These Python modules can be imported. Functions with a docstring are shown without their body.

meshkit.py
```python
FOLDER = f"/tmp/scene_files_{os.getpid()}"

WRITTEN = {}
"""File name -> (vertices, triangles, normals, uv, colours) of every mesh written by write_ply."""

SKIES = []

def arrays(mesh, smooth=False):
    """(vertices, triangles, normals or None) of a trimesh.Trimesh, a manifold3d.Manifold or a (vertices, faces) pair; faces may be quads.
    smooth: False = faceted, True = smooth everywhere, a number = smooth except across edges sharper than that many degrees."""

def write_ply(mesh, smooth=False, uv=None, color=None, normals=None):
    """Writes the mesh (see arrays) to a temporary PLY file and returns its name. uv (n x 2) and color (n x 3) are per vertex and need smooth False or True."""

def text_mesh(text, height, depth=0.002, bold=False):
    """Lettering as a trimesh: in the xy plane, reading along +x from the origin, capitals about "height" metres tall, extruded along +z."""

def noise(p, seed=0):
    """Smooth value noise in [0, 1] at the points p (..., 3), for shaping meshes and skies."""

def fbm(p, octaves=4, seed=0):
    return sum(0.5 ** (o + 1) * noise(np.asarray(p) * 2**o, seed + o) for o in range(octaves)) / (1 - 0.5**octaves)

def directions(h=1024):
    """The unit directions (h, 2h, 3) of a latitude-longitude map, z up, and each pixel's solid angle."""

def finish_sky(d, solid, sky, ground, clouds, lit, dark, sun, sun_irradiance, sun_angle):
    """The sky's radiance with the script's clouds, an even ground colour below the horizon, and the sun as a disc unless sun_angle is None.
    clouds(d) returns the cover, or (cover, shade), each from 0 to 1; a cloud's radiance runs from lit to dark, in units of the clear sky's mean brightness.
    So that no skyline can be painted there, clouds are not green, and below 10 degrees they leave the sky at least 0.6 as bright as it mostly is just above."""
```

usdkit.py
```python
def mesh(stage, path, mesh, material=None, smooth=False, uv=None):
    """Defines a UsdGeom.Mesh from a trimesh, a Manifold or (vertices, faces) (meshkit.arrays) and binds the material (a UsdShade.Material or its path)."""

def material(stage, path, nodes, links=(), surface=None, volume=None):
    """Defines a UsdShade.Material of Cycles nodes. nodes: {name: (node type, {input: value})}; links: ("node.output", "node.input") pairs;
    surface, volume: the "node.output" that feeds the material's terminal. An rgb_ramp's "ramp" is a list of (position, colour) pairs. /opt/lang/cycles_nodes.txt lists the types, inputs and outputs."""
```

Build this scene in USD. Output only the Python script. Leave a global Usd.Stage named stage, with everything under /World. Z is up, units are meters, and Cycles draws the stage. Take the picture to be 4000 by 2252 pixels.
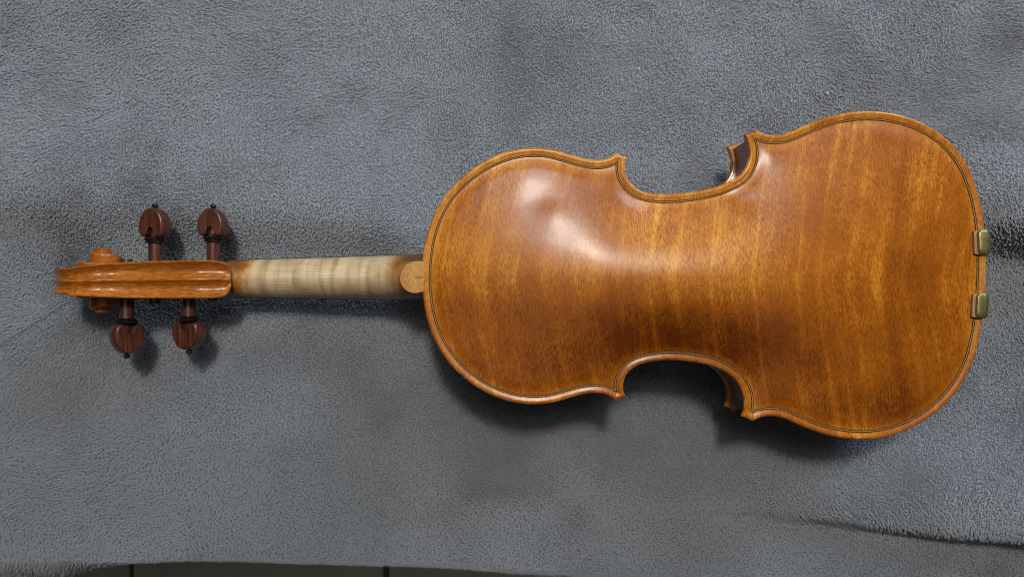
import math, random
import numpy as np, trimesh, shapely
from shapely.geometry import Polygon, LineString, Point
from scipy.interpolate import splprep, splev, RegularGridInterpolator
from scipy.spatial import Delaunay
from scipy.ndimage import gaussian_filter, gaussian_filter1d, map_coordinates
import scipy.sparse as sp, scipy.sparse.linalg as spl
import usdkit
from meshkit import noise
from pxr import Usd, UsdGeom, UsdLux, UsdShade, Gf, Sdf, Vt

rng = np.random.default_rng(7)
stage = Usd.Stage.CreateInMemory()
UsdGeom.SetStageUpAxis(stage, 'Z')
UsdGeom.Xform.Define(stage, '/World')
UsdGeom.Scope.Define(stage, '/World/Looks')

# ------------------------------------------------------------------ camera
TAN, DEPTH, EDGE_Z = 0.771, 0.42, 0.075          # tan(half fov), camera above the edge of the back, that edge above the blanket
cam = UsdGeom.Camera.Define(stage, '/World/camera')
cam.CreateHorizontalApertureAttr(36.0)
cam.CreateFocalLengthAttr(36.0 / (2 * TAN))
cam.CreateClippingRangeAttr((0.02, 50.0))
cam.AddTranslateOp().Set(Gf.Vec3d(0, 0, DEPTH + EDGE_Z))
cam.CreateExposureAttr(1.25)

# ------------------------------------------------------------------ lamps
def rect_light(name, pos, target, w, h, intensity, color):
    l = UsdLux.RectLight.Define(stage, '/World/' + name)
    l.CreateWidthAttr(w); l.CreateHeightAttr(h)
    l.CreateIntensityAttr(intensity); l.CreateColorAttr(Gf.Vec3f(*color))
    m = Gf.Matrix4d().SetLookAt(Gf.Vec3d(*pos), Gf.Vec3d(*target), Gf.Vec3d(0, 0.01, 1) if abs(pos[0]) + abs(pos[1]) > .01 else Gf.Vec3d(0, 1, 0))
    l.AddTransformOp().Set(m.GetInverse())
rect_light('ceiling_lamp', (0.06, 0.60, 1.45), (0.03, 0, 0), 0.15, 0.17, 64, (1.0, 0.96, 0.90))
rect_light('roof_window', (0.10, 0.62, 1.48), (0.03, 0, 0), 0.75, 0.62, 1.75, (0.94, 0.98, 1.0))
rect_light('window', (1.5, 1.9, 1.0), (0.1, 0, 0.03), 1.0, 1.0, 6.0, (0.66, 0.81, 1.0))
rect_light('ceiling_bounce', (0, -0.1, 2.4), (0, 0, 0), 2.4, 2.4, 0.11, (1.0, 0.96, 0.9))

# ------------------------------------------------------------------ helpers
K = TAN / 2000.0
def P(px, py, z=0.0):                             # photograph pixel -> violin metres at height z over the edge of the back
    D = DEPTH - z
    return ((px - 2000) * K * D, (1126 - py) * K * D)
KB = K * (DEPTH + EDGE_Z)
def B(px, py):                                    # photograph pixel -> metres on the blanket
    return ((px - 2000) * KB, (1126 - py) * KB)
used = {}
def numbered(path):
    n = used.get(path, 0); used[path] = n + 1
    return path if n == 0 else f'{path}_{n:03d}'
def obj(name, mesh, mat, parent='/World', smooth=False, attrs=None):
    path = numbered(f'{parent}/{name}')
    m = usdkit.mesh(stage, path, mesh, LOOKS[mat], smooth=smooth)
    for k, v in (attrs or {}).items():
        UsdGeom.PrimvarsAPI(m).CreatePrimvar(k, Sdf.ValueTypeNames.FloatArray, 'vertex').Set(Vt.FloatArray.FromNumpy(np.asarray(v, np.float32)))
    return path
def xf(name, parent='/World', t=(0, 0, 0)):
    path = numbered(f'{parent}/{name}')
    x = UsdGeom.Xform.Define(stage, path)
    if any(t): x.AddTranslateOp().Set(Gf.Vec3d(*t))
    return path
def tag(path, **kw):
    p = stage.GetPrimAtPath(path)
    for k, v in kw.items(): p.SetCustomDataByKey(k, v)
def loft(sec, cap=True):
    sec = np.asarray(sec, float); n, m = sec.shape[:2]
    i, j = np.meshgrid(np.arange(n - 1), np.arange(m), indexing='ij')
    a, b, c, d = i * m + j, i * m + (j + 1) % m, (i + 1) * m + (j + 1) % m, (i + 1) * m + j
    f = np.vstack([np.stack([a, b, c], -1).reshape(-1, 3), np.stack([a, c, d], -1).reshape(-1, 3)])
    v = sec.reshape(-1, 3)
    if cap:
        k = len(v)
        v = np.vstack([v, sec[0].mean(0), sec[-1].mean(0)])
        j = np.arange(m)
        f = np.vstack([f, np.stack([(j + 1) % m, j, np.full(m, k)], -1), np.stack([(n - 1) * m + j, (n - 1) * m + (j + 1) % m, np.full(m, k + 1)], -1)])
    t = trimesh.Trimesh(v, f, process=False)
    trimesh.repair.fix_normals(t)
    return t
def lathe(profile, n=28):                         # (radius, height) pairs round z
    a = np.linspace(0, 2 * np.pi, n, endpoint=False)
    return loft([[(r * math.cos(t), r * math.sin(t), z) for t in a] for r, z in profile])
def lerp(x, xs, ys): return np.interp(x, xs, ys)
def smooth_table(x, xs, ys):
    from scipy.interpolate import PchipInterpolator
    return PchipInterpolator(xs, ys)(x)

# ------------------------------------------------------------------ materials
LOOKS = {}
def look(name, nodes, links, surface='p.BSDF'):
    LOOKS[name] = usdkit.material(stage, '/World/Looks/' + name, nodes, links, surface=surface)

def varnish(name, tilt, seed, dark=(0.11, 0.022, 0.002), mid=(0.375, 0.102, 0.0045), gold=(0.62, 0.25, 0.024), tone=None, coat=1.0, rough=0.17, flame_amt=0.37, fleck_amt=0.44, along=(1, 1)):
    """Figured maple under varnish: cross stripes, short flecks, fine dark checks along the grain, tone from the mesh or a constant."""
    n = {
        'tc': ('texture_coordinate', {}),
        'sx': ('separate_xyz', {}), 'yo': ('math', {'math_type': 'subtract', 'value2': 0.00696}), 'ya': ('math', {'math_type': 'absolute'}),
        'uu': ('math', {'math_type': 'multiply_add', 'value2': -abs(tilt)}), 'fv': ('combine_xyz', {}),
        'mf': ('mapping', {'location': (seed, seed * .7, 0), 'scale': (115 * along[0], 8 * along[1], 10)}),
        'flame': ('noise_texture', {'scale': 1.0, 'detail': 3.0, 'roughness': 0.55, 'distortion': 0.4}),
        'flr': ('rgb_ramp', {'ramp': [(0.3, (.05,) * 3), (0.47, (.36,) * 3), (0.56, (.55,) * 3), (0.62, (.95,) * 3), (0.70, (1, 1, 1))]}),
        'mk': ('mapping', {'location': (seed * 3, seed, 0), 'rotation': (0, 0, tilt * .5), 'scale': (1900 * along[0], 330 * along[1], 330)}),
        'fleck': ('noise_texture', {'scale': 1.0, 'detail': 2.0, 'roughness': 0.6, 'distortion': 0.6}),
        'fkr': ('rgb_ramp', {'ramp': [(0.36, (0, 0, 0)), (0.60, (1, 1, 1))]}),
        'mp': ('mapping', {'location': (seed, 0, seed), 'scale': (26, 18, 20)}),
        'patch': ('noise_texture', {'scale': 1.0, 'detail': 4.0, 'roughness': 0.6}),
        'ptr': ('rgb_ramp', {'ramp': [(0.3, (.35,) * 3), (0.7, (1, 1, 1))]}),
        'mc': ('mapping', {'location': (seed, seed * 2, 0), 'scale': (55 * along[0], 1250 * along[1], 900)}),
        'chk': ('noise_texture', {'scale': 1.0, 'detail': 1.0, 'roughness': 0.4}),
        'ckr': ('rgb_ramp', {'ramp': [(0.745, (0, 0, 0)), (0.81, (1, 1, 1))]}),
        'mx': ('mapping', {'location': (seed, 5, 0), 'scale': (60, 60, 60)}),
        'dirt': ('noise_texture', {'scale': 1.0, 'detail': 5.0, 'roughness': 0.7}),
        'fa': ('math', {'math_type': 'multiply_add', 'value2': flame_amt, 'value3': -flame_amt * .5}),
        'ka': ('math', {'math_type': 'subtract', 'value2': 0.5}),
        'kb': ('math', {'math_type': 'multiply'}),
        'kc': ('math', {'math_type': 'multiply', 'value2': fleck_amt}),
        'pa': ('math', {'math_type': 'multiply_add', 'value2': 0.30, 'value3': -0.15}),
        'da': ('math', {'math_type': 'multiply_add', 'value2': 0.35, 'value3': -0.175}),
        's1': ('math', {'math_type': 'add'}), 's2': ('math', {'math_type': 'add'}), 's3': ('math', {'math_type': 'add'}), 's4': ('math', {'math_type': 'add', 'use_clamp': True}),
        'col': ('rgb_ramp', {'ramp': [(0.0, dark), (0.5, mid), (0.85, gold), (1.0, tuple(min(1, 1.25 * c) for c in gold))]}),
        'cka': ('math', {'math_type': 'multiply', 'value2': 0.7}), 'jl': ('math', {'math_type': 'less_than', 'value2': 0.00016}), 'ja': ('math', {'math_type': 'multiply_add', 'value2': 0.26 if tone is None else 0.0, 'use_clamp': True}),
        'fm': ('math', {'math_type': 'multiply_add', 'value2': 1.3, 'value3': 0.05, 'use_clamp': True}), 'fmm': ('math', {'math_type': 'multiply'}),
        'mixc': ('mix_color', {'blend_type': 'mix', 'b': (0.07, 0.020, 0.003)}),
        'bp': ('bump', {'strength': 0.10, 'distance': 0.0004}),
        'lowb': ('noise_texture', {'scale': 260.0, 'detail': 2.0, 'roughness': 0.5}),
        'bp2': ('bump', {'strength': 0.09, 'distance': 0.0006}),
        'p': ('principled_bsdf', {'roughness': 0.38, 'specular_ior_level': 0.2, 'coat_weight': coat, 'coat_roughness': rough, 'coat_ior': 1.5}),
    }
    l = [('tc.object', x + '.vector') for x in ('sx', 'mk', 'mp', 'mc', 'mx')] + [
        ('sx.y', 'yo.value1'), ('yo.value', 'ya.value1'), ('ya.value', 'uu.value1'), ('sx.x', 'uu.value3'), ('uu.value', 'fv.x'), ('ya.value', 'fv.y'), ('sx.z', 'fv.z'), ('fv.vector', 'mf.vector'),
        ('mf.vector', 'flame.vector'), ('mk.vector', 'fleck.vector'), ('mp.vector', 'patch.vector'), ('mc.vector', 'chk.vector'), ('mx.vector', 'dirt.vector'),
        ('flame.fac', 'flr.fac'), ('fleck.fac', 'fkr.fac'), ('patch.fac', 'ptr.fac'), ('chk.fac', 'ckr.fac'),
        ('flr.color', 'fa.value1'), ('fkr.color', 'ka.value1'), ('ka.value', 'kb.value1'), ('ptr.color', 'kb.value2'), ('kb.value', 'kc.value1'),
        ('patch.fac', 'pa.value1'), ('dirt.fac', 'da.value1'),
        ('patch.fac', 'fm.value1'), ('fa.value', 'fmm.value1'), ('fm.value', 'fmm.value2'), ('fmm.value', 's1.value1'), ('kc.value', 's1.value2'), ('s1.value', 's2.value1'), ('pa.value', 's2.value2'), ('s2.value', 's3.value1'), ('da.value', 's3.value2'), ('s3.value', 's4.value1'),
        ('s4.value', 'col.fac'), ('ckr.color', 'cka.value1'), ('ya.value', 'jl.value1'), ('jl.value', 'ja.value1'), ('cka.value', 'ja.value3'), ('ja.value', 'mixc.fac'), ('col.color', 'mixc.a'), ('mixc.result', 'p.base_color'),
        ('tc.object', 'lowb.vector'), ('fleck.fac', 'bp.height'), ('bp.normal', 'p.normal'), ('lowb.fac', 'bp2.height'), ('bp2.normal', 'p.coat_normal')]
    if tone is None:
        n['tone'] = ('attribute', {'attribute': 'tone'}); l.append(('tone.fac', 's4.value2'))
    else:
        n['s4'][1]['value2'] = tone
    look(name, n, l)
varnish('back_maple_upper', 0.22, 1.0, coat=.38, rough=.26)
varnish('back_maple_lower', -0.22, 1.03, coat=.38, rough=.26)
varnish('rib_maple', 0.0, 4.0, tone=0.42, dark=(0.09, 0.02, 0.004), mid=(0.30, 0.085, 0.013))
varnish('front_varnish', 0.0, 5.0, tone=0.5, mid=(0.36, 0.11, 0.016), flame_amt=0.05)
varnish('head_varnish', 0.0, 6.0, tone=0.46, dark=(0.085, 0.022, 0.004), mid=(0.35, 0.095, 0.009), gold=(.55,.22,.03), flame_amt=0.22, fleck_amt=0.55, along=(.10, 5), rough=0.2, coat=.5)
varnish('button_wood', -0.05, 8.0, tone=0.58, mid=(0.43, 0.18, 0.035), gold=(0.61, 0.32, 0.085), dark=(0.2, .08, .02), flame_amt=.2, fleck_amt=.4, coat=0.3, rough=.3)

def simple(name, color, rough=0.5, var=0.15, scale=(300, 300, 300), metallic=0.0, coat=0.0, coat_rough=0.1, extra=None):
    c = np.array(color)
    look(name, {'tc': ('texture_coordinate', {}), 'm': ('mapping', {'scale': scale}), 'n': ('noise_texture', {'scale': 1.0, 'detail': 4.0, 'roughness': 0.6}),
                'r': ('rgb_ramp', {'ramp': [(0.25, tuple(c * (1 - var))), (0.75, tuple(c * (1 + var)))]}),
                'p': ('principled_bsdf', {'roughness': rough, 'metallic': metallic, 'coat_weight': coat, 'coat_roughness': coat_rough, **(extra or {})})},
         [('tc.object', 'm.vector'), ('m.vector', 'n.vector'), ('n.fac', 'r.fac'), ('r.color', 'p.base_color')])
simple('dark_strip', (0.009, 0.007, 0.006), 0.65, .2, extra={'specular_ior_level': 0.12})
simple('light_strip', (0.36, 0.17, 0.04), 0.6, .2, (400, 60, 60), extra={'specular_ior_level': 0.12})
simple('rosewood', (0.080, 0.024, 0.013), 0.36, 0.75, (700, 45, 700), coat=0.22, coat_rough=0.22)
simple('ebony', (0.010, 0.010, 0.010), 0.22, 0.2)
simple('brass', (0.31, 0.265, 0.105), 0.42, 0.35, (500, 500, 500), metallic=0.8)
simple('cork', (0.36, 0.20, 0.10), 0.8, 0.5, (1500, 1500, 1500))
simple('tile_glaze', (0.30, 0.28, 0.21), 0.35, 0.12, (25, 25, 25))
simple('grout', (0.07, 0.065, 0.05), 0.9, 0.2)
simple('pale_paper', (0.55, 0.53, 0.50), 0.7, 0.1, (60, 60, 60))
simple('light_thread', (0.33, 0.29, 0.27), 0.6, 0.1)
simple('dark_thread', (0.05, 0.048, 0.045), 0.6, 0.1)
simple('white_lint', (0.75, 0.75, 0.76), 0.8, 0.1)
# bare neck: pale maple, grey flame, orange varnish left near both ends (tone attribute: 0 bare, 1 varnished)
look('neck_maple', {
    'tc': ('texture_coordinate', {}),
    'mf': ('mapping', {'rotation': (0, 0, -0.14), 'scale': (150, 20, 20)}), 'flame': ('noise_texture', {'scale': 1.0, 'detail': 2.5, 'roughness': 0.5, 'distortion': 0.3}),
    'flr': ('rgb_ramp', {'ramp': [(0.34, (0.40, 0.270, 0.140)), (0.47, (0.57, 0.410, 0.225)), (0.60, (0.68, 0.51, 0.295))]}),
    'mg': ('mapping', {'scale': (55, 1100, 700)}), 'grain': ('noise_texture', {'scale': 1.0, 'detail': 3.0, 'roughness': 0.6}),
    'gr': ('rgb_ramp', {'ramp': [(0.3, (0.68, 0.64, 0.6)), (0.6, (1, 1, 1))]}),
    'gm': ('mix_color', {'blend_type': 'multiply', 'fac': 0.8}),
    'tone': ('attribute', {'attribute': 'tone'}),
    'nz': ('noise_texture', {'scale': 170.0, 'detail': 4.0, 'roughness': 0.65}),
    'na': ('math', {'math_type': 'multiply_add', 'value2': 0.8, 'value3': -0.4}), 'ns': ('math', {'math_type': 'add', 'use_clamp': True}),
    'vr': ('rgb_ramp', {'ramp': [(0.2, (0, 0, 0)), (0.75, (1, 1, 1))]}),
    'vc': ('rgb_ramp', {'ramp': [(0.25, (0.54, 0.31, 0.075)), (0.6, (0.44, 0.18, 0.024)), (1.0, (0.17, 0.065, 0.016))]}),
    'vm': ('mix_color', {'blend_type': 'mix'}),
    'p': ('principled_bsdf', {'roughness': 0.46, 'specular_ior_level': 0.4, 'coat_weight': 0.15, 'coat_roughness': 0.3})},
    [('tc.object', 'mf.vector'), ('mf.vector', 'flame.vector'), ('flame.fac', 'flr.fac'), ('tc.object', 'mg.vector'), ('mg.vector', 'grain.vector'), ('grain.fac', 'gr.fac'),
     ('flr.color', 'gm.a'), ('gr.color', 'gm.b'), ('tc.object', 'nz.vector'), ('nz.fac', 'na.value1'), ('na.value', 'ns.value1'), ('tone.fac', 'ns.value2'),
     ('ns.value', 'vr.fac'), ('ns.value', 'vc.fac'), ('vr.color', 'vm.fac'), ('gm.result', 'vm.a'), ('vc.color', 'vm.b'), ('vm.result', 'p.base_color')])
simple('blanket_backing', (0.13, 0.136, 0.145), 0.95, 0.15, (200, 200, 200))
look('blanket_pile', {
    'hi': ('hair_info', {}), 'wn': ('white_noise_texture', {'dimensions': '1D'}),
    'r': ('rgb_ramp', {'ramp': [(0.0, (0.105, 0.111, 0.120)), (0.55, (0.250, 0.262, 0.278)), (1.0, (0.54, 0.560, 0.585))]}),
    'p': ('principled_bsdf', {'roughness': 0.85, 'specular_ior_level': 0.2, 'sheen_weight': 0.35, 'sheen_roughness': 0.4, 'sheen_tint': (0.85, 0.9, 1.0)})},
    [('hi.index', 'wn.w'), ('wn.value', 'r.fac'), ('r.color', 'p.base_color')])

# ------------------------------------------------------------------ blanket
def ridge(x, y, p0, p1, amp, w, back, x_ramp):
    """A fold: ground north of the line p0-p1 stands AMP higher, falls over W to the south and dies away over BACK to the north."""
    a, b = np.array(B(*p0)), np.array(B(*p1)); d = (b - a) / np.linalg.norm(b - a); n = np.array([-d[1], d[0]])
    s = (x - a[0]) * n[0] + (y - a[1]) * n[1] + 0.004 * (noise(np.stack([x * 22, y * 22, 0 * x], -1), 5) - .5)
    step = 0.5 * (1 + np.tanh(s / w))
    die = np.where(s > 0, np.exp(-(s / back) ** 2), 1)
    r0, r1 = B(x_ramp[0], 0)[0], B(x_ramp[1], 0)[0]
    t = np.clip((x - r0) / (r1 - r0), 0, 1)
    return amp * step * die * t * t * (3 - 2 * t)
HEM = np.array([(-900, 2350), (-300, 2350), (0, 2340), (186, 2318), (280, 2293), (373, 2270), (450, 2238), (528, 2214), (640, 2198), (800, 2196), (1300, 2211), (1680, 2220), (1843, 2231), (2006, 2246), (2400, 2268), (2700, 2280), (3400, 2290), (4000, 2310), (5200, 2330)], float)
ROLL = np.array([(-900, 2150), (0, 2172), (150, 2174), (300, 2178), (450, 2182), (620, 2192), (5200, 2240)], float)
hx, hy = (HEM[:, 0] - 2000) * KB, (1126 - HEM[:, 1]) * KB
rx, ry = (ROLL[:, 0] - 2000) * KB, (1126 - ROLL[:, 1]) * KB
def hem_y(x): return np.interp(x, hx, hy)
def height(x, y):
    p = np.stack([x, y, 0 * x], -1)
    h = 0.005 * (noise(p * 9 + 3.3, 1) - .5) + 0.0040 * (noise(p * 24, 2) - .5) + 0.0010 * (noise(p * 70, 3) - .5)
    h = h + ridge(x, y, (2900, 1990), (4000, 2110), 0.050, 0.0045, 0.06, (2500, 4100))
    h = h + ridge(x, y, (3500, 905), (4000, 960), 0.050, 0.011, 0.07, (3450, 3950))
    h = h + ridge(x, y, (0, 850), (1700, 965), 0.022, 0.016, 0.07, (-1600, 1300)) * np.clip((B(1800, 0)[0] - x) / .06, 0, 1)
    h = h + ridge(x, y, (2700, 560), (4000, 120), 0.013, 0.020, 0.05, (2500, 3300))
    h = h + ridge(x, y, (3000, 260), (4000, -60), 0.010, 0.015, 0.045, (2800, 3500))
    h = h + ridge(x, y, (1500, 1960), (3000, 1990), 0.008, 0.013, 0.05, (1500, 2200)) * np.clip((B(3300, 0)[0] - x) / .06, 0, 1)
    inland = np.clip((y - hem_y(x)) / 0.11, 0, 1); inland = inland * inland * (3 - 2 * inland)
    h = h * (.3 + .7 * inland) + inland * 0.020 / (1 + np.exp((x + .13) / .025))
    e = np.clip((y - hem_y(x)) / 0.008, 0, 1)                      # rounded hem
    h = h - 0.007 * (1 - np.sqrt(np.clip(1 - (1 - e) ** 2, 0, 1)))
    r = np.interp(x, rx, ry); q = np.clip((r - y) / np.maximum(r - hem_y(x), 0.004), 0, 1)
    left = np.clip((B(620, 0)[0] - x) / 0.05, 0, 1)
    return h - 0.030 * left * q ** 1.6
XS = np.arange(-0.60, 0.601, 0.0035)
TS = np.concatenate([np.linspace(0, 0.02, 12), np.arange(0.0235, 0.66, 0.0035)])
gx = np.repeat(XS[None], len(TS), 0); gy = hem_y(gx) + TS[:, None]
gz = height(gx, gy)
ii, jj = np.meshgrid(np.arange(len(TS) - 1), np.arange(len(XS) - 1), indexing='ij')
W = len(XS); a_ = ii * W + jj
cloth_f = np.stack([a_, a_ + 1, a_ + W + 1, a_ + W], -1).reshape(-1, 4)
blanket = xf('blanket')
tag(blanket, label='grey plush fleece blanket spread under the violin with folds at the right', category='blanket')
nv = gx.size                                                       # the sheet has a lower side 4 mm beneath, joined at the hem
top = np.stack([gx, gy, gz], -1).reshape(-1, 3)
low = top - [0, 0, 0.004]; low[:W, 1] += 0.002
hemf = np.stack([np.arange(W - 1), nv + np.arange(W - 1), nv + np.arange(1, W), np.arange(1, W)], -1)
obj('cloth', (np.vstack([top, low]), np.vstack([cloth_f, cloth_f[:, ::-1] + nv, hemf])), 'blanket_backing', blanket, smooth=True)

def scatter(x0, x1, y1, step, keep=None):
    xs = np.arange(x0, x1, step); ys = np.arange(-0.24, y1, step * .9)
    x, y = np.meshgrid(xs, ys); x[1::2] += step / 2
    x = x.ravel() + rng.uniform(-.48, .48, x.size) * step; y = y.ravel() + rng.uniform(-.48, .48, y.size) * step
    ok = y > hem_y(x) + 0.0004
    if keep is not None: ok &= keep(x, y)
    return x[ok], y[ok]
inner = lambda x, y: (np.abs(x) < 0.405) & (y < 0.232)
x1_, y1_ = scatter(-0.41, 0.41, 0.235, 0.00106, inner)
x2_, y2_ = scatter(-0.58, 0.58, 0.40, 0.0019, lambda x, y: ~inner(x, y))
def pile(x, y, scale, seed):
    n = len(x); g = np.random.default_rng(seed)
    e = 0.0015
    z = height(x, y); sx = (height(x + e, y) - z) / e; sy = (height(x, y + e) - z) / e
    nrm = np.stack([-sx, -sy, np.ones(n)], -1); nrm /= np.linalg.norm(nrm, axis=1, keepdims=True)
    p = np.stack([x, y, 0 * x], -1)
    az = np.radians(-105 + 190 * (noise(p * 7 + 11, 21) - .5) + 150 * (noise(p * 22 + 5, 22) - .5) + 70 * (noise(p * 60, 23) - .5) + g.normal(0, 22, n))
    lean = np.radians(np.clip(54 - 20 * np.clip((.04 - y) / .13, 0, 1) + 26 * (noise(p * 11 + 2, 24) - .5) + 30 * (noise(p * 42, 25) - .5) + g.normal(0, 13, n), 5, 76))
    d = np.stack([np.cos(az), np.sin(az), 0 * x], -1); d -= nrm * (d * nrm).sum(1, keepdims=True); d /= np.linalg.norm(d, axis=1, keepdims=True)
    L = scale * 0.00165 * g.uniform(.55, 1.5, n)[:, None]
    up, out = np.cos(lean)[:, None], np.sin(lean)[:, None]
    root = np.stack([x, y, z], -1) - nrm * 0.0004
    p1 = root + L * .45 * (nrm * np.minimum(1, up * 1.35) + d * out * .55)
    p2 = p1 + L * .40 * (nrm * up + d * out)
    p3 = p2 + L * .28 * (nrm * up * .3 + d * out)
    pts = np.stack([root, p1, p2, p3], 1)
    wd = scale * np.array([0.00080, 0.00098, 0.00084, 0.00035])[None] * g.uniform(.75, 1.25, n)[:, None]
    return pts, wd
pa, wa = pile(x1_, y1_, 1.0, 1); pb, wb = pile(x2_, y2_, 1.5, 2)
order = rng.permutation(len(pa) + len(pb))
pts = np.concatenate([pa, pb])[order].reshape(-1, 3); wid = np.concatenate([wa, wb])[order].ravel()
pp = f'{blanket}/pile'
c = UsdGeom.BasisCurves.Define(stage, pp)
c.CreateTypeAttr('linear'); c.CreateWrapAttr('nonperiodic')
c.CreatePointsAttr(Vt.Vec3fArray.FromNumpy(pts.astype(np.float32)))
c.CreateCurveVertexCountsAttr(Vt.IntArray.FromNumpy(np.full(len(pts) // 4, 4, np.int32)))
c.CreateWidthsAttr(Vt.FloatArray.FromNumpy(wid.astype(np.float32))); c.SetWidthsInterpolation('vertex')
UsdShade.MaterialBindingAPI.Apply(c.GetPrim()).Bind(LOOKS['blanket_pile'])
tag(pp, kind='stuff')

# ------------------------------------------------------------------ floor below the blanket's edge
FLOOR = -0.45
floor = xf('floor'); tag(floor, kind='structure')
g = trimesh.creation.box([2.6, 1.5, 0.02]); g.apply_translation([0, -0.4, FLOOR - 0.014]); obj('grout', g, 'grout', floor)
KF = K * (DEPTH + EDGE_Z - FLOOR); seam = (1508 - 2000) * KF; step = 0.362
for i in range(-3, 4):
    for j in range(-2, 2):
        b = trimesh.creation.box([step - 0.007, step - 0.007, 0.01])
        v = np.array(b.vertices); v[v[:, 2] > 0, :2] *= 0.992; b.vertices = v
        b.apply_translation([seam + step * (i + .5), -0.33 + step * (j + .5) - .1, FLOOR - 0.003 + 0.0006 * ((i * 7 + j * 3) % 3)])
        obj('tile', b, 'tile_glaze', floor)

# ------------------------------------------------------------------ violin body: outline
SEG = [
 [(2405,1565.5),(2400,1560),(2370,1543),(2330,1535),(2283,1540),(2221,1557),(2159,1572),(2097,1579),(2035,1576),(1973,1565),(1910.6,1538.5),(1848,1503),(1802,1467),(1755,1417),(1724,1380),(1693,1321),(1671,1262),(1659,1215.5),(1653,1175),(1649,1148),(1648,1115),(1648,1083),(1648,1050),(1649,1020),(1651,996),(1656,963),(1667,916),(1684,857),(1707,808),(1737,764),(1777,718),(1824,674),(1873,638),(1926,612),(1979,590),(2035,579.5),(2084,577),(2143,580),(2190,590),(2240,604),(2283,618),(2321,624.5),(2347,623),(2377,614),(2400,602),(2410,596)],
 [(2410,596),(2453,613)],
 [(2453,613),(2447,630),(2443,652),(2445,680),(2458,705),(2479.5,728),(2510.6,744),(2557,753),(2604,755),(2650,753),(2712,747),(2774.5,734.5),(2809,724),(2852,706.5),(2883,689),(2905,668),(2920.5,643),(2927,612),(2925,578),(2917,547),(2908,525)],
 [(2908,525),(2958,505.6)],
 [(2958,505.6),(2974,513),(2992.5,522),(3023.6,527),(3055,524),(3086,515),(3126,496),(3173,476),(3219,459),(3266,446.6),(3328,436.6),(3384,431.9),(3445,433.3),(3510.6,444.4),(3573,465),(3635,493),(3697,537),(3743.5,583),(3774.5,627),(3799,679.5),(3816.5,729),(3830,773),(3840,813),(3846,855),(3850,896.5),(3853.5,950),(3854.5,1000),(3854,1076),(3851.7,1145),(3847,1200),(3840,1250),(3832,1300),(3821,1356),(3799,1424),(3768,1486),(3728,1545),(3672,1601),(3604,1651),(3535,1685),(3467,1707),(3402,1714.6),(3340,1714.6),(3278,1708),(3231,1700.6),(3200,1692),(3145,1669.6),(3099,1647),(3052,1631),(3015,1625.5),(2981,1629),(2960,1637),(2943.5,1645.7)],
 [(2943.5,1645.7),(2897,1626)],
 [(2897,1626),(2904.7,1604),(2908.7,1573),(2906,1545),(2897,1517),(2878,1486),(2847,1461.5),(2804,1440),(2757,1422.7),(2704,1412.4),(2648,1408.7),(2586,1409),(2540,1415),(2493,1427),(2462,1446),(2443.5,1471),(2436,1502),(2439,1527),(2448,1550)],
 [(2448,1550),(2405,1565.5)]]
segs = []
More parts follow.
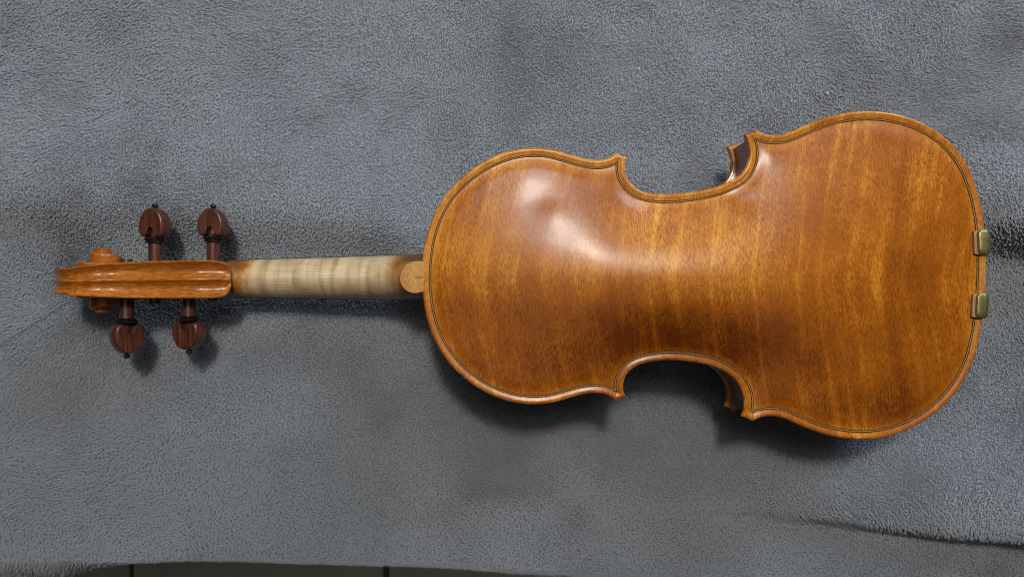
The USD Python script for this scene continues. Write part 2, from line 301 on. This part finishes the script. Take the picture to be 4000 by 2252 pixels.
for s in SEG:
    q = np.array([P(*p) for p in s])
    if len(q) == 2:
        n = 10; t = np.linspace(0, 1, n)[:, None]; r = q[0] * (1 - t) + q[1] * t
        bow = np.sin(np.pi * t) * 0.0004; d = q[1] - q[0]; r = r + bow * np.array([[-d[1], d[0]]]) / np.linalg.norm(d) * (-1 if s[0][0] > 0 else 1)
    else:
        L = np.linalg.norm(np.diff(q, axis=0), axis=1).sum()
        wgt = np.ones(len(q)); wgt[0] = wgt[-1] = 50
        tck, _ = splprep(q.T, w=wgt / 1.6e-4, s=len(q) * 1.0, k=3)
        r = np.stack(splev(np.linspace(0, 1, int(L / 0.0010)), tck), -1); r[0], r[-1] = q[0], q[-1]
    segs.append(r)
outline = np.vstack([s[:-1] for s in segs])
poly = Polygon(outline).buffer(0)
if poly.geom_type != 'Polygon': poly = max(poly.geoms, key=lambda g: g.area)
ring = np.array(poly.exterior.coords)[:-1]
if Polygon(ring).exterior.is_ccw is False: ring = ring[::-1]
boundary = LineString(np.vstack([ring, ring[:1]]))
def dist(x, y): return shapely.distance(boundary, shapely.points(x, y))

# arching: membrane over the field inside the channel, normalised on each cross section
inner_poly = poly.buffer(-0.0052, join_style=2)
h_ = 0.001
x0, y0, x1, y1 = poly.bounds
GX = np.arange(x0 - .004, x1 + .004, h_); GY = np.arange(y0 - .004, y1 + .004, h_)
MX, MY = np.meshgrid(GX, GY, indexing='ij')
ins = shapely.contains_xy(inner_poly, MX, MY)
idx = -np.ones(ins.shape, int); idx[ins] = np.arange(ins.sum()); N = ins.sum()
rows, cols, vals = [np.arange(N)], [np.arange(N)], [np.full(N, 4.0)]
I, J = np.nonzero(ins)
for di, dj in ((1, 0), (-1, 0), (0, 1), (0, -1)):
    k = idx[I + di, J + dj]; ok = k >= 0
    rows.append(np.arange(N)[ok]); cols.append(k[ok]); vals.append(np.full(ok.sum(), -1.0))
A = sp.csr_matrix((np.concatenate(vals), (np.concatenate(rows), np.concatenate(cols))), shape=(N, N))
u = np.zeros(ins.shape); u[ins] = spl.spsolve(A.tocsc(), np.ones(N))
peak = gaussian_filter1d(u.max(1), 4)
r_ = np.clip(u / np.maximum(peak, peak.max() * .02)[:, None], 0, 1)
xi0, xi1 = inner_poly.bounds[0], inner_poly.bounds[2]
X = np.clip(np.abs((GX - (xi0 + xi1) / 2) / ((xi1 - xi0) / 2)), 0, 1)
R = 0.0155 * (0.72 * (1 - X ** 3.0) + 0.28 * (1 + np.cos(np.pi * X)) / 2)
q_ = np.sqrt(1 - r_)
cross = 0.42 * (1 + np.cos(np.pi * q_)) / 2 + 0.58 * r_
arch = gaussian_filter(R[:, None] * cross * (u > 0), 1.6)
def dent(px, py, cx, cy, sg):                      # the plate is hand carved: slight irregularities of its slope
    x, y = P(px, py, .008)
    return (cx * (MX - x) + cy * (MY - y)) * np.exp(-((MX - x) ** 2 + (MY - y) ** 2) / (2 * sg * sg))
lumps = sum(dent(*q) for q in ((2074, 730, -.044, .056, .0075), (2195, 885, -.016, .025, .0065), (2140, 812, .035, -.042, .006), (2400, 985, -.03, -.035, .013), (2883, 742, .03, .20, .008)))
arch = arch + lumps * (arch > 2e-4) + .00012 * (noise(np.stack([MX * 45, MY * 45, 0 * MX], -1), 71) - .5) * np.clip(arch / .004, 0, 1)
arch_at = RegularGridInterpolator((GX, GY), arch, bounds_error=False, fill_value=0.0)
PROF_D = np.array([0, .15, .5, 1.0, 1.7, 2.4, 3.4, 4.6, 5.8, 7.5, 10, 14, 500]) * 1e-3
PROF_Z = np.array([-1.6, -1.0, -.42, -.08, .05, -.04, -.42, -.86, -1.0, -.95, -.7, -.4, 0]) * 1e-3
from scipy.interpolate import PchipInterpolator
prof = PchipInterpolator(PROF_D, PROF_Z)
def back_z(x, y):
    d = dist(x, y)
    return prof(d) + arch_at(np.stack([x, y], -1)), d

# 2-D triangulation: rings that follow the outline, then a grid, with a row on the centre joint
JOINT = P(0, 1083)[1]
P2 = [ring]
for d in (.15, .5, 1.0, 1.7, 2.4, 3.4, 4.6, 5.8, 7.0, 8.4):
    g = poly.buffer(-d * 1e-3, join_style=2)
    P2.append(shapely.get_coordinates(shapely.segmentize(g.exterior, 0.0012)))
core = poly.buffer(-0.0096)
cx, cy = np.meshgrid(np.arange(x0, x1, 0.0016), JOINT + 0.0014 * np.arange(-80, 80))
cx[::2] += 0.0008
ok = shapely.contains_xy(core, cx, cy)
P2.append(np.stack([cx[ok], cy[ok]], -1))
P2 = np.unique(np.round(np.vstack(P2), 6), axis=0)
near = (np.abs(P2[:, 1] - JOINT) < 0.0006) & (dist(P2[:, 0], P2[:, 1]) < .009)
P2[near, 1] = JOINT
T = Delaunay(P2).simplices
cen = P2[T].mean(1)
T = T[shapely.contains_xy(poly.buffer(1e-5), cen[:, 0], cen[:, 1])]
ar = np.cross(P2[T[:, 1]] - P2[T[:, 0]], P2[T[:, 2]] - P2[T[:, 0]])
T = T[np.abs(ar) > 1e-12]; ar = ar[np.abs(ar) > 1e-12]
T[ar < 0] = T[ar < 0][:, ::-1]
Z2, D2 = back_z(P2[:, 0], P2[:, 1])
nxt, prv = np.roll(ring, -1, 0), np.roll(ring, 1, 0)
tg = nxt - prv; tg /= np.linalg.norm(tg, axis=1, keepdims=True); inn = np.stack([-tg[:, 1], tg[:, 0]], -1)
rows_ = [(0, PROF_Z[0]), (0, -.0026), (.0004, -.0034), (.0012, -.0039), (.0036, -.0040)]
def blob(x, y, px, py, rx, ry, a):
    c = P(px, py); return a * np.exp(-(((x - c[0]) / (rx * 1.619e-4)) ** 2 + ((y - c[1]) / (ry * 1.619e-4)) ** 2))
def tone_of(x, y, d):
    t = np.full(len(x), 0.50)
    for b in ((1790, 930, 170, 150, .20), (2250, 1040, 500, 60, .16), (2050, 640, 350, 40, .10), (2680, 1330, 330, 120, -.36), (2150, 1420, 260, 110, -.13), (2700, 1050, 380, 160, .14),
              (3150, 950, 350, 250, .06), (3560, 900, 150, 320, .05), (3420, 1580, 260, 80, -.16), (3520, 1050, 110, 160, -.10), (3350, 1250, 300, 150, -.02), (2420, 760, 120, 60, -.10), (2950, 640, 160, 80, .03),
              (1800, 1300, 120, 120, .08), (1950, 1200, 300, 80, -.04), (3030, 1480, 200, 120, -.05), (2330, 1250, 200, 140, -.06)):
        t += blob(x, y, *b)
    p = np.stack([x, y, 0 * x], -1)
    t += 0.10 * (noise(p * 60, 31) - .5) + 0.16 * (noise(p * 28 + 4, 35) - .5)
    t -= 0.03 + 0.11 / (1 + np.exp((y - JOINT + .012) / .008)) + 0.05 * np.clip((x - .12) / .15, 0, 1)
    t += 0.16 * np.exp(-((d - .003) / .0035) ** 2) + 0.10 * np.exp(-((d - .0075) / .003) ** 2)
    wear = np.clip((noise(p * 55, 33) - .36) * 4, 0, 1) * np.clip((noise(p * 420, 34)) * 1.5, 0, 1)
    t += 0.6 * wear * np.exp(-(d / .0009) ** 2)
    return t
violin = xf('violin', t=(0, 0, EDGE_Z))
tag(violin, label='orange-brown varnished violin lying face down on the grey blanket', category='violin')
n2 = len(P2)
Vtop = np.column_stack([P2, Z2])
wall = [np.column_stack([ring + inn * a, np.full(len(ring), z)]) for a, z in rows_]
m_ = len(ring); k_ = np.arange(m_)
Wv = np.vstack(wall); Wf = []
for r in range(len(rows_) - 1):
    a, b = r * m_ + k_, r * m_ + (k_ + 1) % m_
    Wf.append(np.stack([a, a + m_, b + m_, b], -1))
Wf = np.vstack(Wf); Wf = np.vstack([Wf[:, [0, 1, 2]], Wf[:, [0, 2, 3]]])
uv_, uf_ = trimesh.creation.triangulate_polygon(poly.buffer(-.0034), engine='earcut')
for side, mat in ((1, 'back_maple_upper'), (-1, 'back_maple_lower')):
    t1 = T[side * (P2[T].mean(1)[:, 1] - JOINT) > 0]
    w1 = Wf[side * (Wv[Wf].mean(1)[:, 1] - JOINT) > 0]
    v = np.vstack([Vtop, Wv]); f = np.vstack([t1, w1 + n2])
    # weld the wall's first row with the rim of the top
    m = trimesh.Trimesh(v, f, process=False); m.merge_vertices(digits_vertex=6); m.remove_unreferenced_vertices()
    vv = np.array(m.vertices); dd = dist(vv[:, 0], vv[:, 1])
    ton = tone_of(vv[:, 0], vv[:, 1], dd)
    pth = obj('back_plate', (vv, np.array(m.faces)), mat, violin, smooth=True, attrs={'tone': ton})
    tag(pth, label='half of the back above the centre joint' if side > 0 else 'half of the back below the centre joint')
# purfling
pur = xf('purfling', violin)
def strip(d0, d1, name, mat):
    g = poly.buffer(-d0, join_style=2).difference(poly.buffer(-d1, join_style=2))
    g = shapely.segmentize(g, 0.001)
    v, f = trimesh.creation.triangulate_polygon(g, engine='earcut')
    z, _ = back_z(v[:, 0], v[:, 1])
    v3 = np.column_stack([v, z + 0.00020])
    t = trimesh.Trimesh(v3, f, process=False)
    if t.face_normals[:, 2].mean() < 0: t.invert()
    obj(name, t, mat, pur, smooth=True)
strip(.0045, .00497, 'dark_strip', 'dark_strip'); strip(.00497, .00553, 'light_strip', 'light_strip'); strip(.00553, .0060, 'dark_strip', 'dark_strip')
# ribs (six), one closed wall each
rib_in = poly.buffer(-.003, join_style=1); rc = np.array(rib_in.exterior.coords)[:-1]
corners = [np.array(P(*p)) for p in ((1648, 1083), (2431, 604), (2933, 515), (3854, 1076), (2920, 1636), (2427, 1558))]
ci = sorted(int(np.argmin(np.linalg.norm(rc - c, axis=1))) for c in corners)
RB, RT = -.0345, -.0038
for a, b in zip(ci, ci[1:] + [ci[0] + len(rc)]):
    o = rc[np.arange(a, b + 1) % len(rc)]
    t = np.gradient(o, axis=0); t /= np.linalg.norm(t, axis=1, keepdims=True); n = np.stack([-t[:, 1], t[:, 0]], -1)
    if not rib_in.contains(Point(*(o[len(o) // 2] + n[len(o) // 2] * .001))): n = -n
    i_ = o + n * .0012
    obj('rib', loft([[(*o[q], RT), (*o[q], RB), (*i_[q], RB), (*i_[q], RT)] for q in range(len(o))]), 'rib_maple', violin, smooth=35)
# front plate (mostly hidden): same outline, arched downwards
FZ = -.0385
g2 = [ring]
for d in (.5, 1.2, 2.4, 4.6, 8): g2.append(shapely.get_coordinates(shapely.segmentize(poly.buffer(-d * 1e-3, join_style=2).exterior, .002)))
cx, cy = np.meshgrid(np.arange(x0, x1, .004), np.arange(y0, y1, .004)); ok = shapely.contains_xy(poly.buffer(-.01), cx, cy); g2.append(np.stack([cx[ok], cy[ok]], -1))
g2 = np.unique(np.round(np.vstack(g2), 6), axis=0); tf = Delaunay(g2).simplices; ce = g2[tf].mean(1); tf = tf[shapely.contains_xy(poly.buffer(1e-5), ce[:, 0], ce[:, 1])]
dz = dist(g2[:, 0], g2[:, 1]); lo = FZ - (arch_at(g2) + prof(dz)); hi_ = np.interp(dz, [0, .0004, .0012, .003, 1], [FZ + .0016, FZ + .0034, FZ + .004, FZ + .0041, FZ + .0041])
fm = trimesh.Trimesh(np.vstack([np.column_stack([g2, hi_]), np.column_stack([g2, lo])]), np.vstack([tf, tf[:, ::-1] + len(g2)]), process=False)
fm.merge_vertices(digits_vertex=6)
obj('front_plate', fm, 'front_varnish', violin, smooth=40)
# button
BT = [(1652,1020),(1640,1018.5),(1624,1019),(1610,1021),(1597,1025.5),(1579,1037),(1567,1055),(1561,1075),(1560.5,1094.5),(1567,1114),(1579,1130),(1597,1141),(1610,1145),(1624,1146),(1638.5,1144),(1652,1141)]
bq = np.array([P(*p) for p in BT]); tck, _ = splprep(bq.T, s=0); bq = np.stack(splev(np.linspace(0, 1, 60), tck), -1)
bc = np.vstack([bq, [P(1656, 1141), P(1656, 1020)]]); mid = np.array(P(1620, 1083))
BTN = 0.0003
sec = []
for s, z in ((1, -.0042), (1, BTN - .0012), (.985, BTN - .0005), (.955, BTN - .0001), (.9, BTN), (.45, BTN + .00005), (.02, BTN + .0001)):
    q = mid + (bc - mid) * s; q[-2:, 0] = bc[-2:, 0]; q[:, 0] = np.minimum(q[:, 0], bc[-1, 0])
    sec.append(np.column_stack([q, np.full(len(q), z)]))
obj('button', loft(sec, cap=False), 'button_wood', violin, smooth=40)

# ------------------------------------------------------------------ neck, fingerboard
XB, XN = P(1651, 0, -.03)[0], P(880, 0, -.025)[0]          # at the body, under the chin of the pegbox
def glue_z(x): return np.interp(x, [XN, XB], [-.030, -.0445]) if np.ndim(x) else (-.030 + (x - XN) / (XB - XN) * -.0145)
def neck_side(x, top):
    px = np.array([880., 1000, 1300, 1651, 1700]); py = np.array([1017., 1013.5, 1005, 993.5, 992] if top else [1160., 1160, 1165, 1170, 1171])
    D = DEPTH - glue_z(x); p = x / (K * D) + 2000
    return (1126 - np.interp(p, px, py)) * K * D
NX = np.concatenate([np.linspace(XN, P(1440, 0, -.02)[0], 34), np.linspace(P(1440, 0, -.02)[0], XB + .006, 50)[1:]])
xpx = lambda px, z: P(px, 0, z)[0]
bxs = [XN, xpx(930, -.017), xpx(1050, -.017), xpx(1380, -.0185), xpx(1460, -.018), xpx(1520, -.014), xpx(1555, -.0085), xpx(1580, -.0048), xpx(1660, -.0043)]
bzs = [-.0155, -.017, -.0175, -.0190, -.0182, -.0140, -.0085, -.0048, -.0043]
sec, tone = [], []
th = np.linspace(0, np.pi, 41)
for x in NX:
    yt, yb = neck_side(x, True), neck_side(x, False); cy, hw = (yt + yb) / 2, (yt - yb) / 2
    gz_, bz = glue_z(x), float(smooth_table(x, bxs, bzs)); H = bz - gz_
    e = np.interp(x, [xpx(1440, -.02), xpx(1580, -.005)], [1.06, .82])
    cc, ss = np.cos(th), np.sin(th)
    yy = cy + hw * np.sign(cc) * np.abs(cc) ** e; zz = gz_ + H * ss ** e
    if x > xpx(1520, -.014):                                  # heel narrows under the button
        t = np.clip((x - xpx(1520, -.014)) / (xpx(1580, -.005) - xpx(1520, -.014)), 0, 1)
        w = np.clip((zz - gz_) / H, 0, 1) ** 3
        yy = cy + (yy - cy) * (1 - .12 * t * w)
    sec.append(np.column_stack([np.full(41, x), yy, zz]))
    u1 = np.interp(x, [XN, xpx(925, -.017), xpx(985, -.017), xpx(1035, -.017)], [1.1, .85, .34, 0])
    u2 = np.interp(x, [xpx(1480, -.018), xpx(1515, -.015), xpx(1560, -.01), xpx(1600, -.005)], [0, .38, .72, .9])
    wob = .25 * (noise(np.column_stack([np.full(41, x * 90), yy * 130, 0 * yy]), 41) - .5)
    tone.append(np.clip(u1 + u2 * (1 + .3 * np.abs(cc) ** 2) + wob * ((u1 + u2) > .02), 0, 1.2))
neck = loft(sec); tn = np.concatenate([np.concatenate(tone), [1, 1]])
obj('neck', neck, 'neck_maple', violin, smooth=True, attrs={'tone': tn})
FX = np.linspace(XN + .004, XN + .272, 30)
sec = []
for x in FX:
    z = -.030 + (x - XN) / (XB - XN) * -.0145 - .0001
    yt, yb = neck_side(min(x, XB), True), neck_side(min(x, XB), False); cy, hw = (yt + yb) / 2, (yt - yb) / 2 + .0004 + .0055 * max(0, (x - XB)) / .15
    a = np.linspace(0, np.pi, 11)
    sec.append([(x, cy + hw, z), (x, cy - hw, z)] + [(x, cy - hw * math.cos(q), z - .0035 - .003 * math.sin(q)) for q in a])
obj('fingerboard', loft(sec), 'ebony', violin, smooth=35)

# ------------------------------------------------------------------ pegbox and scroll
CY = P(0, 1093, -.005)[1]
EX, EZ = xpx(392, -.018), -.0205                         # eye of the scroll
def back_section(Pt, Nrm, depth, w, flute, cy, inner_w=None):
    """Ring of points: fluted outside from -w to +w, straight cheeks, inside face. Pt outer point (x, z), Nrm points inwards."""
    s = np.concatenate([[-1, -.985, -.93], np.linspace(-.88, .88, 37), [.93, .985, 1]])
    dep = np.where(np.abs(s) <= .9, flute * np.abs(np.sin(np.pi * np.clip(np.abs(s) / .9, 0, 1))) ** .85, 0) + np.where(np.abs(s) > .97, .0004, 0) + np.where(np.abs(s) > .99, .0006, 0) + np.where(np.abs(s) < .02, .00025, 0)
    o = [(Pt[0] + Nrm[0] * d, cy + w * k, Pt[1] + Nrm[1] * d) for k, d in zip(s, dep)]
    iw = w if inner_w is None else inner_w
    I_ = [(Pt[0] + Nrm[0] * depth, cy + iw * k, Pt[1] + Nrm[1] * depth) for k in (1, .5, -.5, -1)]
    mid_ = [(Pt[0] + Nrm[0] * depth * f, cy + iw * k, Pt[1] + Nrm[1] * depth * f) for k, fs in ((1, (.3, .6)),) for f in fs]
    mid2 = [(Pt[0] + Nrm[0] * depth * f, cy - iw, Pt[1] + Nrm[1] * depth * f) for f in (.6, .3)]
    return o + mid_ + I_ + mid2
SCR = .029
PE = 2000 + EX / (K * (DEPTH - EZ - SCR))
bp_px = [903, 896, 880, 850, 800, 760, 560, 440, 380, 335, PE]
bp_z = [-.0125, -.0107, -.0088, -.0066, -.0038, -.0020, .0004, .0030, .0066, .0081, EZ + SCR]
bp_x = [xpx(p, z) for p, z in zip(bp_px, bp_z)]
pts = []; wid_px = {903: (1062, 1118), 898: (1047, 1131), 890: (1036, 1145), 878: (1026, 1156), 862: (1019.5, 1161), 840: (1016.5, 1164.5), 800: (1015, 1166), 700: (1016, 1166), 560: (1020, 1166), 470: (1024, 1164), 392: (1029, 1161), 340: (1035.5, 1159), PE: (1042, 1157)}
wk = sorted(wid_px)
sec = []
for p in np.concatenate([[903, 901, 898, 894, 890, 884, 878, 870, 862, 850, 840], np.linspace(820, PE, 48)]):
    z = float(smooth_table(-p, [-q for q in bp_px], bp_z)); x = xpx(p, z); z2 = float(smooth_table(-(p - 1), [-q for q in bp_px] + [-PE + 12], bp_z + [EZ + SCR + .00002])); x2 = xpx(p - 1, z2)
    t = np.array([x2 - x, z2 - z]); t /= np.linalg.norm(t); nr = np.array([-t[1], t[0]]) * (1 if t[0] < 0 else -1)
    if nr[1] > 0: nr = -nr
    if p > 500: nr = nr * .3 + np.array([0, -1]) * .7; nr /= np.linalg.norm(nr)
    yt, yb = P(0, np.interp(p, wk, [wid_px[k][0] for k in wk]), z)[1], P(0, np.interp(p, wk, [wid_px[k][1] for k in wk]), z)[1]
    fl = np.interp(p, [PE, 500, 840, 890, 903], [.0024, .0036, .0042, .0028, .0010])
    dp = np.interp(p, [PE, 560, 800, 903], [.0252, .022, .025, .020])
    sec.append(back_section((x, z), nr, dp, (yt - yb) / 2, fl, (yt + yb) / 2))
obj('pegbox', loft(sec), 'head_varnish', violin, smooth=32)
cy_end, w_end = (yt + yb) / 2, (yt - yb) / 2
TH = np.array([90, 120, 150, 180, 230, 270, 360, 450, 540, 630, 720, 810, 900, 990, 1080])
RR = np.array([29., 28.2, 27.2, 27, 26.5, 25, 21.5, 18.0, 13.0, 11.6, 10.8, 8.6, 6.9, 5.8, 4.9]) * 1e-3
WW = np.array([w_end * 1e3, 7.5, 6.2, 5.8, 5.8, 7.0, 9.6, 11.6, 12.6, 14.2, 16.6, 18.3, 19.4, 20.2, 20.6]) * 1e-3
sec = []
for a in np.concatenate([np.arange(90, 360, 5), np.arange(360, 1081, 8)]):
    r = float(smooth_table(a, TH, RR)); w = float(smooth_table(a, TH, WW)); cy = np.interp(a, [90, 250], [cy_end, CY])
    t = math.radians(a); dr = np.array([math.cos(t), math.sin(t)])
    fl = np.interp(a, [90, 180, 300, 420], [.0022, .0017, .0010, .0004])
    sec.append(back_section((EX + dr[0] * r, EZ + dr[1] * r), -dr, r - .0008, w, fl, cy))
sc = obj('scroll', loft(sec), 'head_varnish', violin, smooth=32)
eye = lathe([(.0001, -.0216), (.0035, -.0215), (.0044, -.0209), (.0044, .0209), (.0035, .0215), (.0001, .0216)])
eye.apply_transform(trimesh.transformations.rotation_matrix(np.pi / 2, [1, 0, 0])); eye.apply_translation([EX, CY, EZ])
obj('eye', eye, 'head_varnish', sc, smooth=32)

# ------------------------------------------------------------------ pegs
def heart(w, h):
    """Half outlines of the thumb piece; y = 0 at the collar side, +y to the pin."""
    r = [(0, .34), (.11, .31), (.165, .20), (.185, .09), (.235, .02), (.32, 0), (.40, .025), (.465, .10), (.495, .22), (.50, .36), (.48, .52), (.43, .68), (.35, .82), (.24, .925), (.12, .985), (0, 1.0)]
    q = np.array(r); tck, _ = splprep(q[1:].T, s=0.0006); c_ = np.stack(splev(np.linspace(0, 1, 46), tck), -1); c_[-1] = (0, 1)
    pol = np.vstack([c_, (c_ * [-1, 1])[::-1][1:]])
    return pol * [w, h]
def make_peg(px, py_collar, py_tip, py_end, sign, rot, zc=-.0195, hw=.0178):
    """Axis along sign * y. py_collar, py_tip (far end of the thumb piece) and py_end (far side of the pegbox) are pixel rows."""
    g = xf('peg', violin)
    x = xpx(px, zc); yc, yt, ye = (P(0, q, zc)[1] for q in (py_collar, py_tip, py_end))
    Lh, Ls = abs(yt - yc) - .0022, abs(yc - ye)
    M = trimesh.transformations.rotation_matrix(-np.pi / 2 * sign, [1, 0, 0])     # lathe z -> sign*y
    def put(m):
        m = m.copy(); m.apply_transform(M); m.apply_translation([x, yc, zc]); return m
    shaft = lathe([(.0001, -Ls), (.0030, -Ls + .0001), (.0033, -Ls + .0006), (.0042, -.002), (.0046, -.0012), (.0046, .0012), (.0034, .002), (.0024, .0036), (.0019, .0052), (.0020, .0075), (.0024, .0095), (.0001, .0098)])
    obj('shaft', put(shaft), 'rosewood', g, smooth=40)
    obj('collar', put(lathe([(.0035, -.0018), (.0055, -.0016), (.0060, -.0011), (.0057, -.0005), (.0052, -.0002), (.0061, .0003), (.0068, .0010), (.0060, .0017), (.0050, .0021), (.0032, .0023)])), 'ebony', g, smooth=40)
    pol = heart(hw, Lh); N_ = len(pol); cen = np.array([0, .5 * Lh]); rows__ = []
    for z, s in ((-.0046, .30), (-.0047, .62), (-.0049, .86), (-.0046, .93), (-.0036, .975), (-.0015, 1.0), (.0015, 1.0), (.0036, .975), (.0046, .93), (.0049, .86), (.0047, .62), (.0046, .30)):
        q = cen + (pol - cen) * s
        rows__.append(np.column_stack([q[:, 0], np.full(N_, z), q[:, 1] + .0022]))          # x across, y thickness, z along the axis
    hd = loft(rows__)
    hd.apply_transform(trimesh.transformations.rotation_matrix(rot, [0, 0, 1]))
    obj('head', put(hd), 'rosewood', g, smooth=38)
    b = .0019; z0 = Lh + .0022
    obj('pin', put(lathe([(.0013, z0 - .001), (.0014, z0 + .0002)] + [(b * 1.05 * math.sin(q), z0 + .0016 - b * .85 * math.cos(q)) for q in np.linspace(.6, np.pi, 12)])), 'ebony', g, smooth=60)
    return g
make_peg(606, 940, 813, 1184, 1, math.radians(-10), zc=-.0165)
make_peg(833, 936, 815, 1174, 1, math.radians(-6), zc=-.0195)
make_peg(495, 1251, 1381, 1009, -1, math.radians(-57), zc=-.0165, hw=.0188)
make_peg(739, 1243, 1364, 1011, -1, math.radians(14), zc=-.0195, hw=.0198)

# ------------------------------------------------------------------ chin rest: two clamp feet hook over the edge
def clamp(px0, px1, py0, py1, ang, tilt):
    g = xf('chin_rest_clamp', violin)
    (xa, ya), (xb, yb) = P(px0, py0, .003), P(px1, py1, .003)
    L, Wd = xb - xa, ya - yb
    pg = Polygon([(0, -Wd / 2), (L, -Wd / 2), (L, Wd / 2), (0, Wd / 2)])
    pg = pg.buffer(-.003).buffer(.003).intersection(Polygon([(-.01, -Wd), (L * .35, -Wd), (L * .35, Wd), (-.01, Wd)]).union(pg.buffer(-.0053).buffer(.0053)))
    o_ = shapely.get_coordinates(shapely.segmentize(pg.exterior, .0005))[:-1]; c_ = np.array([L * .5, 0])
    bend = lambda q: -.0060 * np.clip((q[:, 0] / L - .42) / .58, 0, 1) ** 2.0 - tilt * q[:, 0] / L - .0006 * (2 * q[:, 1] / Wd) ** 4
    sec = []
    for sc_, zz in ((.30, .0013), (.97, .0013), (1.0, .0017), (1.0, .0024), (.985, .0030), (.95, .0034), (.90, .0036), (.75, .0038), (.5, .0039), (.25, .0039), (.02, .0039)):
        q = c_ + (o_ - c_) * sc_; sec.append(np.column_stack([q, zz + bend(q)]))
    m = loft(sec)
    def put(m):
        m.apply_translation([-L / 2, 0, 0]); m.apply_transform(trimesh.transformations.rotation_matrix(ang, [0, 0, 1])); m.apply_translation([(xa + xb) / 2, (ya + yb) / 2, 0]); return m
    obj('foot', put(m), 'brass', g, smooth=35)
    pl = Polygon([(-.0011, -Wd * .42), (L * .42, -Wd * .46), (L * .42, Wd * .46), (-.0011, Wd * .42)]).buffer(.0006)
    pad = trimesh.creation.extrude_polygon(pl, .0026, engine='earcut'); pad.apply_translation([0, 0, -.0008]); obj('cork_pad', put(pad), 'cork', g)
    bar = trimesh.creation.cylinder(.0030, .046, sections=20); bar.apply_translation([L * .78, 0, -.0252]); obj('barrel', put(bar), 'brass', g, smooth=40)
    return g
clamp(3822, 3892, 895, 994, math.radians(2), 0.0)
clamp(3815, 3887, 1145, 1244, math.radians(-3), 0.0006)
tag(f'{violin}/chin_rest_clamp', label='upper olive brass clamp foot at the bottom edge of the body'); tag(f'{violin}/chin_rest_clamp_001', label='lower, darker clamp foot at the bottom edge of the body')
cup = trimesh.creation.icosphere(3); cup.apply_scale([.045, .058, .011]); cv = np.array(cup.vertices); cv[:, 2] = np.where(cv[:, 2] < 0, cv[:, 2] + .004 * np.exp(-(cv[:, 0] ** 2 + cv[:, 1] ** 2) / .0007), cv[:, 2]); cup.vertices = cv
cup.apply_translation([P(3560, 0)[0], JOINT + .004, -.0600]); obj('chin_rest', cup, 'ebony', violin, smooth=True)

# ------------------------------------------------------------------ thread and lint
def tube(pts, r, n=6):
    pts = np.asarray(pts, float); t = np.gradient(pts, axis=0); t /= np.linalg.norm(t, axis=1, keepdims=True)
    a = np.cross(t, [0, 0, 1.0]); a /= np.linalg.norm(a, axis=1, keepdims=True); b = np.cross(t, a)
    return loft([[p + r * (math.cos(q) * x_ + math.sin(q) * y_) for q in np.linspace(0, 2 * np.pi, n, endpoint=False)] for p, x_, y_ in zip(pts, a, b)])
def lay(p0, p1, sag, up):
    t = np.linspace(0, 1, 60)[:, None]; q = np.array(B(*p0)) * (1 - t) + np.array(B(*p1)) * t
    q[:, 1] += sag * np.sin(np.pi * t[:, 0]) + .0002 * (noise(np.column_stack([t * 14, t * 0, t * 0]), 51) - .5)
    return np.column_stack([q, height(q[:, 0], q[:, 1]) + up])
o = obj('thread', tube(lay((-60, 690), (420, 1068), -.0012, .0032), .00016), 'light_thread', smooth=True)
tag(o, label='thin pale thread running down to the scroll from the left edge', category='thread')
o = obj('thread', tube(lay((-60, 1440), (360, 1165), .0006, .0036), .0002), 'dark_thread', smooth=True)
tag(o, label='thin dark thread running up to the underside of the scroll', category='thread')
def lint(px, py, n, size, label, seed):
    g = np.random.default_rng(seed); c_ = np.array(B(px, py)); ms = []
    for _ in range(n):
        a = g.uniform(0, 2 * np.pi); l = size * g.uniform(.5, 1)
        t = np.linspace(-1, 1, 8)[:, None]; q = c_ + np.hstack([np.cos(a) * t, np.sin(a) * t]) * l + np.hstack([-np.sin(a) * t ** 2, np.cos(a) * t ** 2]) * l * g.uniform(-.6, .6) + g.normal(0, size * .15, 2)
        ms.append(tube(np.column_stack([q, height(q[:, 0], q[:, 1]) + .0024 + .0006 * g.uniform()]), .00018, 4))
    tag(obj('lint', trimesh.util.concatenate(ms), 'white_lint'), label=label, category='lint')
lint(3208, 380, 5, .0014, 'small white lint fluff on the blanket above the lower bout', 1)
lint(2495, 272, 4, .0010, 'tiny white lint speck on the blanket near the top centre', 2)
lint(12, 912, 5, .0010, 'white lint speck by the left edge of the picture', 3)

cs = np.array([B(p, q) for p, q in ((2008, 2228), (2050, 2226), (2100, 2230), (2135, 2238), (2138, 2262), (2080, 2266), (2012, 2264))])
sv, sf = trimesh.creation.triangulate_polygon(shapely.segmentize(Polygon(cs), .002), engine='earcut')
sm = trimesh.Trimesh(np.column_stack([sv, 0 * sv[:, 0]]), sf).subdivide().subdivide(); v = np.array(sm.vertices)
v[:, 2] = -.016 + .004 * noise(np.column_stack([v[:, 0] * 260, v[:, 1] * 160, v[:, 0] * 0]), 61); sm.vertices = v
tag(obj('crumpled_scrap', sm, 'pale_paper', smooth=True), label='pale crumpled scrap peeking out under the bottom edge of the blanket', category='scrap')
